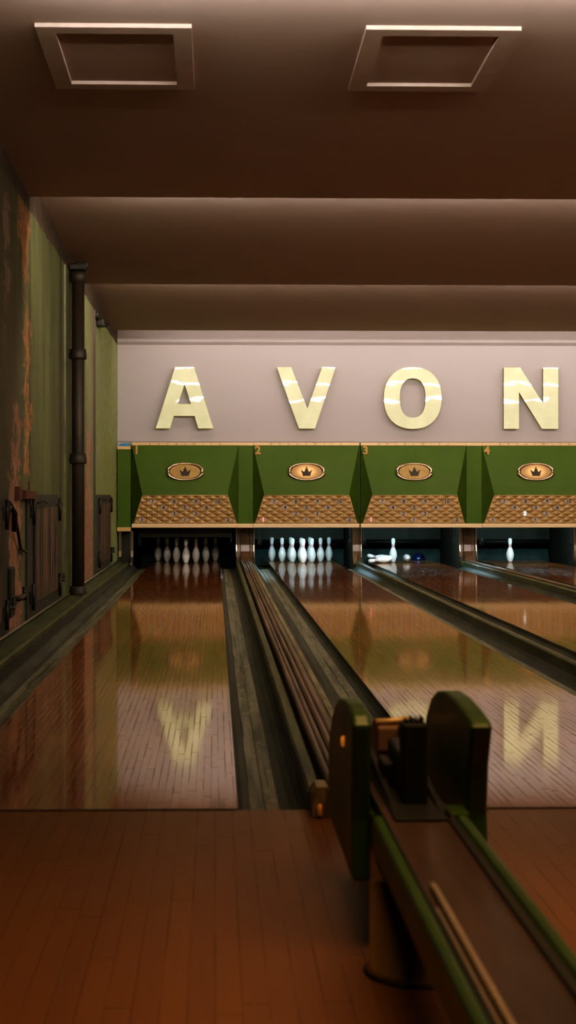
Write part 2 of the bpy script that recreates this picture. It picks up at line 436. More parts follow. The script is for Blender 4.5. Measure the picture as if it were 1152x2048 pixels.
# ---- lanes
LN = ['the lane beside the peeling green wall', 'the lane with the full bright pin rack', 'the lane with the fallen white pins',
      'the lane with one upright pin only', 'the rightmost lane at the picture edge']
for i, cx in enumerate(LANES):
    nm = ['leftmost glossy bowling lane, beside the peeling green wall', 'glossy bowling lane leading to the full rack under number 2',
          'glossy bowling lane leading to the fallen pins under number 3', 'glossy bowling lane under number 4 with one pin standing',
          'rightmost glossy bowling lane, beyond lane 4'][i]
    o = MB().box(-HALF, HALF, 0, TAIL - FOUL, -.1, 0).build('bowling_lane', 'lane', loc=(cx, FOUL + .004, .001))
    tag(o, nm, 'bowling lane', 'wooden bowling lanes')
    st = MB().box(-HALF, HALF, -.004, .012, -.05, .0015).build('foul_line', 'black', o); 
    MB().box(-HALF, HALF, TAIL - FOUL - .28, TAIL - FOUL - .01, -.03, .0012).build('tail_plank', 'ret_lift', o)
# ---- gutters
prof = [(0, -.004), (.004, -.03), (.02, -.048), (.05, -.058), (.15, -.06), (.185, -.052), (.212, -.035), (.230, -.012), (.235, .004)]
k = 0
for i, cx in enumerate(LANES):
    for s in (-1, 1):
        x0 = cx + s * HALF
        side = 'left' if s < 0 else 'right'
        t = thing('lane_gutter', f'worn grey green gutter on the {side} of ' + LN[i], 'gutter', (x0, FOUL + .004, 0))
        a = [(s * p[0], p[1]) for p in prof]
        MB().prism(a + [(s * .235, -.1), (0, -.1)], 'y', 0, 17.6).build('trough', 'gutter', t)
        MB().prism([(s * .045, -.058), (s * .05, -.052), (s * .098, -.055), (s * .098, -.062)], 'y', .001, 17.58).build('floor_board', 'worn', t)
        MB().prism([(s * .101, -.062), (s * .101, -.055), (s * .15, -.056), (s * .155, -.0612)], 'y', .001, 17.58).build('floor_board', 'worn', t)

# ---- dividers
def divider(idx, x0, x1, label):
    w = x1 - x0; L = 22.74 - FOUL - .01
    t = thing('lane_divider', label, 'divider', (x0, FOUL + .01, 0))
    if w > .2:
        k = w / .29
        def brd(a, c, h, name, m, y0=0, r=.008):
            a *= k; c *= k
            MB().prism([(a, -.1), (a, h - r), (a + r, h), (c - r, h), (c, h - r), (c, -.1)], 'y', y0, L).build(name, m, t)
        brd(.0, .05, .062, 'edge_board', 'div_green')
        brd(.05, .066, -.02, 'groove', 'black')
        for rc, rr, rz in ((.081, .0135, .07), (.110, .0125, .062)):
            MB().prism([(k * (rc + rr * math.cos(q * PI / 8)), rz + rr * math.sin(q * PI / 8)) for q in range(9)] + [(k * (rc - rr), -.1), (k * (rc + rr), -.1)], 'y', -.0, L).build('return_rail', 'div_brown', t)
        brd(.124, .132, .03, 'groove', 'black')
        brd(.132, .160, .072, 'return_rail', 'div_brown', 0, .01)
        brd(.160, .166, .04, 'groove', 'black')
        brd(.166, .20, .066, 'track_cover', 'div_brown')
        brd(.20, .207, .03, 'groove', 'black')
        brd(.207, .247, .052, 'worn_board', 'div_olive')
        brd(.247, .29, .028, 'edge_board', 'gutter')
    else:
        MB().prism([(0, -.1), (0, .05), (.008, .058), (w * .55, .058), (w * .55, -.1)], 'y', 0, L).build('edge_board', 'div_green', t)
        MB().prism([(w * .55, -.1), (w * .55, .044), (w * .95, .05), (w, .04), (w, -.1)], 'y', 0, L).build('edge_board', 'div_brown', t)
    return t
D12 = divider(1, *DIVS[1], 'wide divider of worn rails running up to the green ball return')
divider(2, *DIVS[2], 'narrow olive divider between the full bright rack lane and the fallen pins lane')
divider(3, *DIVS[3], 'wide divider of rails left of the lane with one upright pin')
divider(4, *DIVS[4], 'narrow divider right of the lane with one upright pin')
divider(5, *DIVS[5], 'divider right of the rightmost lane')
# worn end block and amber lens at the foul line
t = thing('divider_end_stop', 'worn end block with small amber lens where the lane 1 divider meets the foul line', 'end stop', (.312, FOUL - .13, 0))
MB().prism([(.005, .0), (.005, .08), (.02, .102), (.055, .102), (.066, .085), (.066, 0)], 'y', 0, .125, bev=.004).build('block', 'div_olive', t)
MB().lathe([(0, 0), (.008, 0), (.008, .03), (.005, .036), (0, .038)], 12, centre=(.03, -.014, .012)).build('lens', 'amber_dim', t)
# ledge by the left wall
t = thing('wall_ledge', 'green painted ledge running along the foot of the peeling wall', 'ledge', (WX, 0, 0))
MB().prism([(0, -.12), (0, .075), (.02, .066), (.14, .05), (.14, -.12)], 'y', FOUL - 3.0, 22.3).build('ledge_board', 'green_ledge', t)
MB().prism([(.142, -.12), (.142, .058), (.158, .068), (.178, .066), (.185, .05), (.185, -.12)], 'y', FOUL - 0.0, 22.3).build('raised_lip', 'div_green', t)
MB().prism([(.187, -.12), (.187, .02), (.243, .01), (.243, -.12)], 'y', FOUL + .01, 22.3).build('groove_board', 'black', t)
o = MB().tube([(WX + .022, 6, .092), (WX + .022, 14.9, .092)] , .009, 8).build('conduit', 'conduit')
tag(o, 'thin dull conduit along the wall foot, in front of the brown pipe', 'conduit')
o = MB().tube([(WX + .022, 15.35, .092), (WX + .022, 22.2, .092)], .009, 8).build('conduit', 'conduit')
tag(o, 'thin dull conduit along the wall foot, behind the brown pipe', 'conduit')

# ---- left wall: pipe
t = thing('drain_pipe', 'tall dark brown vertical pipe with bolted collars on the left wall', 'pipe', (WX + .092, 15.1, .05))
H = 3.30
MB().lathe([(0, 0), (.062, 0), (.062, H - .1), (0, H - .1)], 20).build('pipe_body', 'pipe', t)
for z in (.0, 1.32, 2.36):
    MB().lathe([(.061, 0), (.082, .0), (.086, .012), (.086, .058), (.080, .068), (.080, .098), (.061, .1)], 20, centre=(0, 0, z)).build('collar', 'pipe', t)
b = MB(); b.lathe([(.06, 0), (.085, .01), (.088, .1), (.06, .11)], 20, centre=(0, 0, H - .18))
b.build('collar', 'pipe', t)
b = MB(); b.box(-.085, .085, -.09, .09, H - .06, H + .0, bev=.01); b.box(-.03, .10, -.02, .05, H - .03, H + .03, bev=.008)
b.build('pipe_cap', 'iron', t)
# trims beside the pipe
for i, (y, w, lab) in enumerate([(14.62, .03, 'thin green moulding just left of the brown pipe'), (18.2, .025, 'thin dark moulding between brown pipe and mask panels')]):
    o = MB().prism([(0, y - w), (.02, y - w * .6), (.02, y + w * .6), (0, y + w)], 'z', .08, 3.28).build('trim_1', 'div_green' if i == 0 else 'pipe', loc=(WX, 0, 0)); struct(o)
    o.name = f'trim_{i+1}'
# boarded hatches low on the wall
def hatch(y0, y1, label):
    t = thing('wall_hatch', label, 'hatch', (WX, y0, .085))
    L = y1 - y0; H = .975
    MB().box(.0, .018, 0, L, 0, H).build('surround', 'hatch', t)
    MB().box(.016, .036, L * .15, L * .87, H * .12, H * .89, bev=.004).build('board', 'streak', t)
    for yy, zz in ((.10, .86), (.93, .86), (.08, .18), (.93, .16)):
        b = MB(); b.box(.018, .035, L * yy - .07, L * yy + .09, H * zz - .04, H * zz + .05, bev=.006)
        b.tube([(.04, L * yy, H * zz - .10), (.045, L * yy - .02, H * zz), (.04, L * yy, H * zz + .10)], .014, 8); b.tube([(.045, L * yy - .02, H * zz + .02), (.05, L * yy + .1, H * zz + .05)], .012, 8)
        b.build('hinge', 'iron', t)
    b = MB(); b.tube([(.045, L * .93, .20), (.06, L * .99, .19), (.055, L * 1.07, .21)], .011, 8); b.tube([(.05, L * 1.04, .17), (.05, L * 1.04, .25)], .012, 8)
    b.build('latch', 'iron', t)
    b = MB(); b.tube([(.045, L * .2, H * .93), (.05, L * .36, H * .95), (.045, L * .5, H * .92)], .008, 8)
    b.build('hook', 'iron', t)
hatch(7.95, 10.5, 'dark boarded wall hatch nearest the camera, cut by the left edge')
hatch(11.62, 14.0, 'dark boarded wall hatch just left of the brown pipe')
hatch(18.4, 20.9, 'dark boarded wall hatch beyond the brown pipe, next to the masks')
b = MB()
b.box(.0, .04, 11.02, 11.14, 1.02, 1.12, bev=.004); b.box(.0, .05, 11.3, 11.95, 1.025, 1.095, bev=.006); b.tube([(.02, 11.72, .98), (.02, 11.72, 1.16)], .008, 8)
tag(b.build('wall_bracket', 'redbit', loc=(WX, 0, 0)), 'small rusty red bracket above the wall hatch left of the pipe', 'bracket')
b = MB(); b.box(.0, .09, 18.55, 18.75, 3.13, 3.22, bev=.01); b.tube([(.05, 18.75, 3.18), (.13, 19.05, 3.17)], .028, 8); b.box(.0, .05, 18.2, 18.6, 3.2, 3.26, bev=.01)
tag(b.build('wall_clamp', 'iron', loc=(WX, 0, 0)), 'black iron clamp high on the wall beyond the pipe', 'clamp')
b = MB(); b.tube([(.02, 10.85, .95), (.035, 10.95, .78), (.02, 11.2, .66), (.03, 11.5, .62)], .012, 8); b.tube([(.02, 10.55, 1.0), (.03, 10.8, .93), (.02, 10.85, .8)], .02, 8)
tag(b.build('iron_hook', 'iron', loc=(WX + .0, 0, 0)), 'bent black iron hook on the bare pink wall strip', 'hook')
b = MB(); b.tube([(.02, 10.6, .34), (.05, 10.9, .31), (.05, 11.25, .32)], .02, 8); b.tube([(.05, 11.2, .28), (.05, 11.2, .38)], .02, 8); b.box(0, .04, 10.52, 10.75, .2, .55, bev=.01)
tag(b.build('iron_bolt', 'iron', loc=(WX + .0, 0, 0)), 'black iron bolt low on the bare pink wall strip', 'bolt')

# ---- letters
def px(u, v, y=22.5):        # a point of the sign wall: metres from its drawn position
    s = 134.4
    return ((u - 430) / s, 1.057 + (990 - v) / s)
def letter(name, polys, label, origin):
    ox, oz = px(*origin)
    b = MB()
    for outer, inner in polys:
        P = [(px(*p)[0] - ox, px(*p)[1] - oz) for p in outer]
        if inner is None:
            b.prism(P, 'y', 0, -.07)
        else:
            I = [(px(*p)[0] - ox, px(*p)[1] - oz) for p in inner]; n = len(P)
            vs = [[b.bm.verts.new((p[0], y, p[1])) for p in R] for y in (0, -.07) for R in (P, I)]
            for i in range(n):
                j = (i + 1) % n
                for q in ((vs[0][i], vs[0][j], vs[1][j], vs[1][i]), (vs[2][i], vs[3][i], vs[3][j], vs[2][j]),
                          (vs[0][i], vs[2][i], vs[2][j], vs[0][j]), (vs[1][i], vs[1][j], vs[3][j], vs[3][i])):
                    b.bm.faces.new(q)
    bmesh.ops.recalc_face_normals(b.bm, faces=b.bm.faces[:])
    t = thing(name, label, 'letter', (ox, 22.565, oz))
    for f in b.bm.faces:
        f.material_index = 0 if abs(f.normal.y) > .7 else 1
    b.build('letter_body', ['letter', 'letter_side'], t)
    # stand-offs that hold the letter away from the wall
    return t
A_out = [(311.6, 857), (350.5, 734), (388, 734), (426.7, 857), (396.5, 857), (389.3, 832), (347.8, 832), (340, 857)]
A_in = [(356.2, 808), (369, 768), (369.6, 768), (382.2, 808)]
# A: outer ring split so the hole is open: build as left leg, right leg, bar, top
A_polys = [([(311.6, 857), (350.5, 734), (369.3, 734), (369.3, 768), (356.2, 808), (348, 832), (340, 857)], None),
           ([(426.7, 857), (388, 734), (369.3, 734), (369.3, 768), (382.2, 808), (389.3, 832), (396.5, 857)], None),
           ([(356.2, 808), (382.2, 808), (389.3, 832), (348, 832)], None)]
def clean(polys):
    return polys
V_poly = [([(553.6, 734), (582.5, 734), (615, 817), (644.5, 734), (671.6, 734), (630.2, 857), (598, 857)], None)]
def sup(cx, cy, rx, ry, n=48, e=2.25):
    out = []
    for k in range(n):
        a = 2 * PI * k / n; c, s = math.cos(a), math.sin(a)
        out.append((cx + rx * math.copysign(abs(c) ** (2 / e), c), cy + ry * math.copysign(abs(s) ** (2 / e), s)))
    return out
O_poly = [(sup(826.6, 795.4, 58, 62), sup(826.4, 795.4, 26, 39.5, e=2.35))]
N_poly = [([(1010, 857), (1010, 734), (1043, 734), (1089.5, 806), (1089.5, 734), (1120, 734), (1120, 857), (1087, 857), (1040.5, 783), (1040.5, 857)], None)]
def letterA():
    ox, oz = px(369, 795)
    b = MB(); P = lambda q: (px(*q)[0] - ox, px(*q)[1] - oz)
    pts = [(311.6, 857), (350.5, 734), (388, 734), (426.7, 857), (396.5, 857), (389.3, 832), (347.8, 832), (340, 857), (356.2, 808), (369.3, 768), (382.2, 808), (369.3, 734)]
    faces = [[0, 1, 11, 9, 8, 6, 7], [11, 2, 3, 4, 5, 10, 9], [8, 10, 5, 6]]
    loops = [[0, 1, 11, 2, 3, 4, 5, 6, 7], [8, 10, 9]]
    f0 = [b.bm.verts.new((P(p)[0], 0, P(p)[1])) for p in pts]; f1 = [b.bm.verts.new((P(p)[0], -.07, P(p)[1])) for p in pts]
    for f in faces:
        b.bm.faces.new([f0[i] for i in f]); b.bm.faces.new([f1[i] for i in f][::-1])
    for lp in loops:
        for i in range(len(lp)):
            a, c = lp[i], lp[(i + 1) % len(lp)]
            b.bm.faces.new((f0[a], f0[c], f1[c], f1[a]))
    bmesh.ops.recalc_face_normals(b.bm, faces=b.bm.faces[:])
    for f in b.bm.faces: f.material_index = 0 if abs(f.normal.y) > .7 else 1
    t = thing('sign_letter', 'cream glossy letter A, first of the AVON wall letters', 'letter', (ox, 22.565, oz))
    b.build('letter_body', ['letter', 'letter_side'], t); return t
LT = [letterA(),
      letter('sign_letter', V_poly, 'cream glossy letter V on the mauve wall above mask 2', (612, 795)),
      letter('sign_letter', O_poly, 'cream glossy letter O on the mauve wall above mask 3', (826, 795)),
      letter('sign_letter', N_poly, 'cream glossy letter N at the right end of the mauve wall sign', (1065, 795))]
for i, t in enumerate(LT):
    t['group'] = 'AVON sign letters'
    hooks = [[(-.3, -.28), (.3, -.28)], [(0, -.3), (-.3, .3)], [(-.32, 0), (.32, 0)], [(-.3, 0), (.3, 0)]][i]
    for hx, hz in hooks:
        MB().box(hx - .015, hx + .015, -.005, .054, hz - .015, hz + .015).build('wall_mount', 'letter_side', t)

# ---- masking units
S = 134.4
MW = 1.582; ZT = 1.838; ZB = .572; ZC = 1.057; CR = .14; INS = .165   # half crease inset
dw, dh = .160, .0915
def gold_panel_bm(zt, zb):
    """pyramid-embossed sloping panel; local x, slope coordinate v from crease (0) down"""
    b = MB(); bm = b.bm
    slope_len = math.hypot(zt - zb, CR - .02)
    h = slope_len / 4.6
    cells = {}
    def V(x, v, d):
        tt = v / slope_len
        y = -CR + (CR - .02) * tt; z = zt - (zt - zb) * tt
        nx = Vector((0, -(zt - zb), -(CR - .02))).normalized()
        return Vector((x, y, z)) + nx * d
    flat = set()
    v1 = h * .92
    rows = {'7': (-1.5 * 2, 0), }
    numpos = {}
    for s, cx, r in (('7', -3, 0), ('8', -1, 0), ('9', 1, 0), ('10', 3, 0), ('4', -2, 1), ('5', 0, 1), ('6', 2, 1), ('2', -1, 2), ('3', 1, 2), ('1', 0, 3), ('A', -4, 3), ('B', 4, 3)):
        numpos[s] = (cx * dw, v1 + r * h)
    # diamonds centred on both sub-lattices
    cset = []
    for j in range(-1, 12):
        for i in range(-11, 12):
            xx = i * dw * .5; vv = v1 + (j - 2) * h * .5
            if (i + j) % 2 == 0: cset.append((xx, vv))
    for (xx, vv) in cset:
        isnum = any(abs(xx - p[0]) < 1e-4 and abs(vv - p[1]) < 1e-4 for p in numpos.values())
        c = [(xx - dw / 2, vv), (xx, vv - h / 2), (xx + dw / 2, vv), (xx, vv + h / 2)]
        if isnum:
            vs = [bm.verts.new(V(a, v, .012)) for a, v in [(xx + (a - xx) * .86, vv + (v - vv) * .86) for a, v in c]]
            f = bm.faces.new(vs); f.material_index = 1
            vo = [bm.verts.new(V(a, v, 0)) for a, v in c]
            for q in range(4): bm.faces.new((vo[q], vo[(q + 1) % 4], vs[(q + 1) % 4], vs[q]))
        else:
            vo = [bm.verts.new(V(a, v, 0)) for a, v in c]; top = bm.verts.new(V(xx, vv, .019))
            for q in range(4): bm.faces.new((vo[q], vo[(q + 1) % 4], top))
    bmesh.ops.remove_doubles(bm, verts=bm.verts[:], dist=1e-5)
    def cut(co, no):
        bmesh.ops.bisect_plane(bm, geom=bm.verts[:] + bm.edges[:] + bm.faces[:], plane_co=co, plane_no=no, clear_outer=True)
    hw0 = MW / 2 - INS; hw1 = MW / 2 - .028
    n = Vector((zt - zb, 0, hw1 - hw0)).normalized()
    cut(Vector((hw0, 0, zt)), n); cut(Vector((-hw0, 0, zt)), Vector((-n.x, 0, n.z)))
    cut(Vector((0, 0, zt - .004)), Vector((0, 0, 1))); cut(Vector((0, 0, zb + .003)), Vector((0, 0, -1)))
    return b, numpos, V
def make_mask(i, cx, label):
    # outline: back plane at y=0 rising to a crease CR in front
    t = thing('masking_unit', label, 'masking unit', (cx, MASKY, 0), group='green crown masks above the lanes')
    ztp = ZT - .045; zc = ZC - .005; zb = ZB + .06; hw = MW / 2; hc = hw - INS
    b = MB(); bm = b.bm
    A = [bm.verts.new(p) for p in ((-hw, 0, ztp), (hw, 0, ztp), (hc, -CR, zc), (-hc, -CR, zc))]
    f = bm.faces.new(A); f.material_index = 0
    Lb = [bm.verts.new((-hw, 0, zb)), bm.verts.new((hw, 0, zb))]
    Ln = [bm.verts.new((-hw + .028, -.02, zb)), bm.verts.new((hw - .028, -.02, zb))]
    for q in ((A[0], A[3], Ln[0], Lb[0]), (A[1], A[2], Ln[1], Lb[1]), (A[3], A[2], Ln[1], Ln[0])):
        ff = bm.faces.new(q); ff.material_index = 1
    # back shell
    B_ = [bm.verts.new(p) for p in ((-hw, .112, ztp), (hw, .112, ztp), (hw, .112, zb), (-hw, .112, zb))]
    for q in ((A[0], A[1], B_[1], B_[0]), (B_[0], B_[1], B_[2], B_[3]), (A[0], Lb[0], B_[3], B_[0]), (A[1], Lb[1], B_[2], B_[1]), (Lb[0], Ln[0], Ln[1], Lb[1], B_[2], B_[3])):
        bm.faces.new(q)
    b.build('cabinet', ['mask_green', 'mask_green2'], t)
    tt = MB().box(-hw, hw, -.012, .112, ztp, ZT, bev=.004).build('top_trim', 'gold_trim', t)
    text_obj('lettering', 'BRUNSWICK', .044, 'emboss', tt, (0, -.0135, ztp + .022), .0015, .0005, spacing=5.6)
    MB().box(-hw, hw, -.045, .112, ZB, zb, bev=.005).build('bottom_ledge', 'ledge', t)
    gb, numpos, V = gold_panel_bm(zc - .002, zb)
    gp = gb.build('indicator_panel', ['gold_panel', 'num_dia'], t)
    gp.location.y = -.003
    # thin gold rims of the indicator panel
    b = MB(); b.tube([(-hc, -CR - .006, zc), (hc, -CR - .006, zc)], .006, 6)
    for s in (-1, 1): b.tube([(s * hc, -CR - .004, zc), (s * (hw - .028), -.024, zb)], .006, 6)
    b.build('panel_rim', 'gold_trim', t)
    ang = math.atan2(CR - .02, zc - zb)
    for key, (x, v) in numpos.items():
        s = {'A': '1', 'B': '2'}.get(key, key)
        lit = (i in (1, 2) and key == 'A') or (i == 3 and key == 'B')
        white = (i == 3 and key == '2')
        m = 'num_red' if lit else ('num_white' if white else 'num_ink')
        p = V(x, v, .0145)
        text_obj('pin_number' if key not in 'AB' else 'ball_number', s, .078 if not (lit or white) else .088, m, gp, p, .0015, .0015 if not (lit or white) else .0025, rotx=ang)
    text_obj('lane_number', str(i + 1), .17, 'orange_num', t, (-hw + .07, -.03 - .004, ztp - .075), .003, .006, rotx=-math.atan2(CR, ztp - zc))
    # badge
    zbdg = 1.40; yb = -CR * (ztp - zbdg) / (ztp - zc)
    bp = MB(); n = 40
    bp.prism([(.225 * math.cos(2 * PI * k / n), .112 * math.sin(2 * PI * k / n)) for k in range(n)], 'y', .0, -.024)
    bd = bp.build('badge', 'badge_lit' if i in (1, 3) else 'brass', t, (0, yb, zbdg)); bd.rotation_euler = (-math.atan2(CR, ztp - zc), 0, 0)
    # bezel: two crescents clasping the ends plus a thin rim
    b = MB(); path = [Vector((.243 * math.cos(2 * PI * k / n), -.018, .125 * math.sin(2 * PI * k / n))) for k in range(n)]
    seg = 8; rings = []
    for k, p in enumerate(path):
        a = 2 * PI * k / n; rr = .012 + .017 * abs(math.cos(a)) ** 2.5
        if abs(math.sin(a)) < .13: rr *= .55
        d = Vector((math.cos(a) / .243, 0, math.sin(a) / .125)).normalized()
        c = p + d * (rr - .012)
        rings.append([b.bm.verts.new(c + rr * (math.cos(2 * PI * q / seg) * d + .8 * math.sin(2 * PI * q / seg) * Vector((0, 1, 0)))) for q in range(seg)])
    for k in range(n):
        for q in range(seg):
            f = b.bm.faces.new((rings[k][q], rings[k][(q + 1) % seg], rings[(k + 1) % n][(q + 1) % seg], rings[(k + 1) % n][q])); f.smooth = True
    b.build('bezel', 'chrome', bd)
    cr = [(-.046, -.055), (.046, -.055), (.052, -.028), (.072, .028), (.030, -.002), (.0, .072), (-.030, -.002), (-.072, .028), (-.052, -.028)]
    MB().prism([(x * 1.2, z * 1.12 - .004) for x, z in cr], 'y', -.024, -.038).build('crown_emblem', 'crown', bd)
    return t
def mpos(u): return (u - 430) / S
MX = [mpos(370.5), mpos(612), mpos(826), mpos(1067), mpos(1067) + 1.592]
MX = [-.443, 1.358, 2.962, 4.778, 6.38]
ml = ['green crown mask numbered 1 above the dark pins', 'green crown mask numbered 2, lit crown, above the full bright rack', 'green crown mask numbered 3 with unlit crown',
      'green crown mask numbered 4 with lit crown and lit pin 2', 'green crown mask right of number 4, past the picture edge']
for i, x in enumerate(MX): make_mask(i, x, ml[i])
def filler(x0, x1, label, z0=ZB, z1=ZT, y=MASKY):
    t = thing('filler_panel', label, 'panel', (x0, y, 0))
    w = x1 - x0
    D = 22.62 - y
    MB().box(.003, w - .003, .0, D, z0 + .058, z1 - .045).build('panel', 'mask_green', t)
    MB().box(.002, w - .002, -.012, D, z1 - .045, z1).build('top_trim', 'gold_trim', t)
    MB().box(.002, w - .002, -.03, D, z0, z0 + .058).build('bottom_trim', 'gold_trim' if x0 < -1 else 'ledge', t)
filler(MX[0] + MW / 2, MX[1] - MW / 2, 'flat green filler panel above the post between dark and bright racks')
filler(MX[2] + MW / 2, MX[3] - MW / 2, 'flat green filler panel above the post left of the lone upright pin')
filler(WX + .01, MX[0] - MW / 2 - .01, 'narrow green end panel between the left wall and mask 1', ZB - .05, ZT - .06, MASKY - .12)
o = MB().prism([(WX + .015, ZT - .0598), (WX + .17, ZT - .0598), (WX + .19, ZT - .012), (WX + .05, ZT - .022)], 'y', 22.39, 22.46, bev=.004).build('blue_cover', 'blue')
tag(o, 'bright blue scrap showing over the narrow green end panel', 'cover')

# ---- pins
PIN = [(0, 0), (.0258, 0), (.0358, .019), (.0495, .057), (.0573, .0857), (.0605, .1143), (.0595, .135), (.0569, .1492), (.0471, .1842), (.0390, .203), (.0315, .219), (.0249, .238),
       (.0228, .254), (.0237, .276), (.0267, .298), (.0305, .316), (.0323, .335), (.0318, .350), (.0275, .366), (.018, .377), (.008, .3805), (0, .381)]
def pin_r(z):
    for (r0, z0), (r1, z1) in zip(PIN[1:], PIN[2:]):
        if z0 <= z <= z1: return r0 + (r1 - r0) * (z - z0) / (z1 - z0 + 1e-9)
def make_pin():
    t = thing('bowling_pin', 'x', 'bowling pin')
    MB().lathe(PIN, 28).build('pin_body', 'pin', t)
    for z in (.236, .262):
        MB().lathe([(pin_r(z + q * .0022) + (.0009 if 0 < q < 6 else -.001), z + q * .0022) for q in range(7)], 28).build('neck_stripe', 'pin_red', t)
    return t
proto = make_pin(); first = True
def pin(x, y, z, label, group, rot=(0, 0, 0)):
    global first
    o = proto if first else copy_tree(proto)
    first = False
    o.location = (x, y, z); o.rotation_euler = rot; o['label'] = label; o['group'] = group
    return o
HEAD = FOUL + 18.29
ROW = .264
order = [(0, 0, 'front centre head pin'), (-.1524, 1, 'left pin of the second row'), (.1524, 1, 'right pin of the second row'),
         (-.3048, 2, 'left pin of the third row'), (0, 2, 'middle pin of the third row'), (.3048, 2, 'right pin of the third row'),
         (-.4572, 3, 'far left corner pin of the back row'), (-.1524, 3, 'inner left pin of the back row'), (.1524, 3, 'inner right pin of the back row'), (.4572, 3, 'far right corner pin of the back row')]
for li, desc in ((0, 'shadowed pin in the dark rack'), (1, 'bright white pin in the lit rack')):
    for dx, r, nm in order:
        pin(LANES[li] + dx, HEAD + r * ROW, .0015, f'{desc}, {nm}', 'full rack on lane %d' % (li + 1), (0, 0, random.uniform(0, 6)))
pin(LANES[2] - .165, HEAD + ROW, .0015, 'lone white pin still standing among fallen pins under mask 3', 'pins left on lane 3', (0, 0, 1))
pin(LANES[3] - .125, HEAD + ROW, .0015, 'lone white pin standing under mask 4', 'pin left on lane 4', (0, 0, 2))
# fallen: front one flat, rear one with its head propped up, third seen end-on
def lie(hx, hy, hz, bx, by, bz, label):
    d = (Vector((hx, hy, hz)) - Vector((bx, by, bz))).normalized()
    q = Vector((0, 0, 1)).rotation_difference(d)
    o = pin(bx, by, bz, label, 'pins left on lane 3'); o.rotation_euler = q.to_euler()
lie(2.375, 23.37, .030, 2.747, 23.43, .079, 'fallen white pin lying in front at the left edge of lane 3')
lie(2.365, 23.52, .115, 2.737, 23.575, .043, 'fallen white pin behind the other with its head propped up, lane 3')
lie(3.03, 24.03, .030, 3.02, 23.65, .079, 'fallen white pin seen end-on, right of the standing pin on lane 3')
t = thing('bowling_ball', 'dark blue bowling ball sunk in the pit behind lane 3', 'bowling ball', (3.30, 24.44, .014))
pr = [(.108 * math.sin(PI * k / 24), -.108 * math.cos(PI * k / 24)) for k in range(25)]; pr[0] = (0, -.108); pr[-1] = (0, .108)
MB().lathe(pr, 32).build('ball_body', 'ball', t)
b = MB()
for hx, hz in ((-.02, .085), (.02, .085), (0, .055)):
    v = Vector((hx, -.06, hz)).normalized() * .1075; w = v.normalized()
    b.tube([v - w * .01, v + w * .0012], .011, 10)
b.build('finger_hole', 'black', t)

# ---- pit furniture for each lane
for i, cx in enumerate(LANES):
    n = i + 1
    hw = .78
    # curtain with hem and cushion
    t = thing('pit_curtain', 'black rubber curtain hanging behind the pins of ' + LN[i], 'curtain', (cx, 24.70, .24))
    pts = [(-.76 + .06 * k, .005 * math.sin(k * 1.1)) for k in range(26)]
    b = MB(); b.ribbon(pts, 'z', .05, 1.2); b.build('curtain_sheet', 'curtain', t)
    b = MB(); b.tube([(-.74, .0, .05), (.74, .0, .05)], .04, 10); b.build('curtain_roll', 'curtain', t)
    o = MB().box(cx - .76, cx + .76, 24.27, 24.8, -.16, -.094, bev=.01).build('pit_carpet', 'curtain')
    tag(o, 'black pit carpet at the end of ' + LN[i], 'carpet')
    o = MB().prism([(24.95, -.16), (24.95, .16), (24.91, .17), (24.84, .06), (24.82, -.16)], 'x', cx - .76, cx + .76, bev=.008).build('pit_cushion', 'cushion')
    tag(o, 'dull teal pit cushion behind ' + LN[i], 'cushion')
    # pinsetter overhead: frame, sweep arms, lamp
    t = thing('pinsetter', 'dark pinsetter machine over the far end of ' + LN[i], 'pinsetter', (cx, 23.0, .0))
    b = MB(); b.box(-.66, .66, .2, 1.5, .74, 1.1, bev=.02)
    for q in range(4):
        for w_ in range(q + 1):
            b.lathe([(.055, -.1), (.065, -.1), (.065, 0), (.055, 0)], 14, centre=((w_ - q / 2) * .3048, .36 + q * ROW, .76))
    b.build('pin_deck', 'machine', t)
    for s in (-1, 1):
        b = MB(); b.box(s * .70 - .012, s * .70 + .012, .0, .03, .30 if s < 0 else .34, .9, bev=.003)
        b.tube([(s * .70, .0, .42), (s * .67, -.02, .36), (s * .675, -.01, .28)], .008, 8)
        b.build('sweep_arm', 'machine', t)
    if i == 0:
        MB().box(-.69, .69, -.0, .02, .415, .70, bev=.004).build('shade_board', 'black', t)  # black board added to block tube light from the dark rack
    if i > 0:
        lm = MB().box(-.5, .5, -.2, -.08, .645, .665).build('lamp_housing', 'machine', t)
        MB().tube([(-.48, -.14, .628), (.48, -.14, .628)], .014, 10).build('lamp_tube', 'cooltube', lm)
        lm2 = MB().box(-.3, .3, .52, .6, .70, .735).build('lamp_housing', 'machine', t)
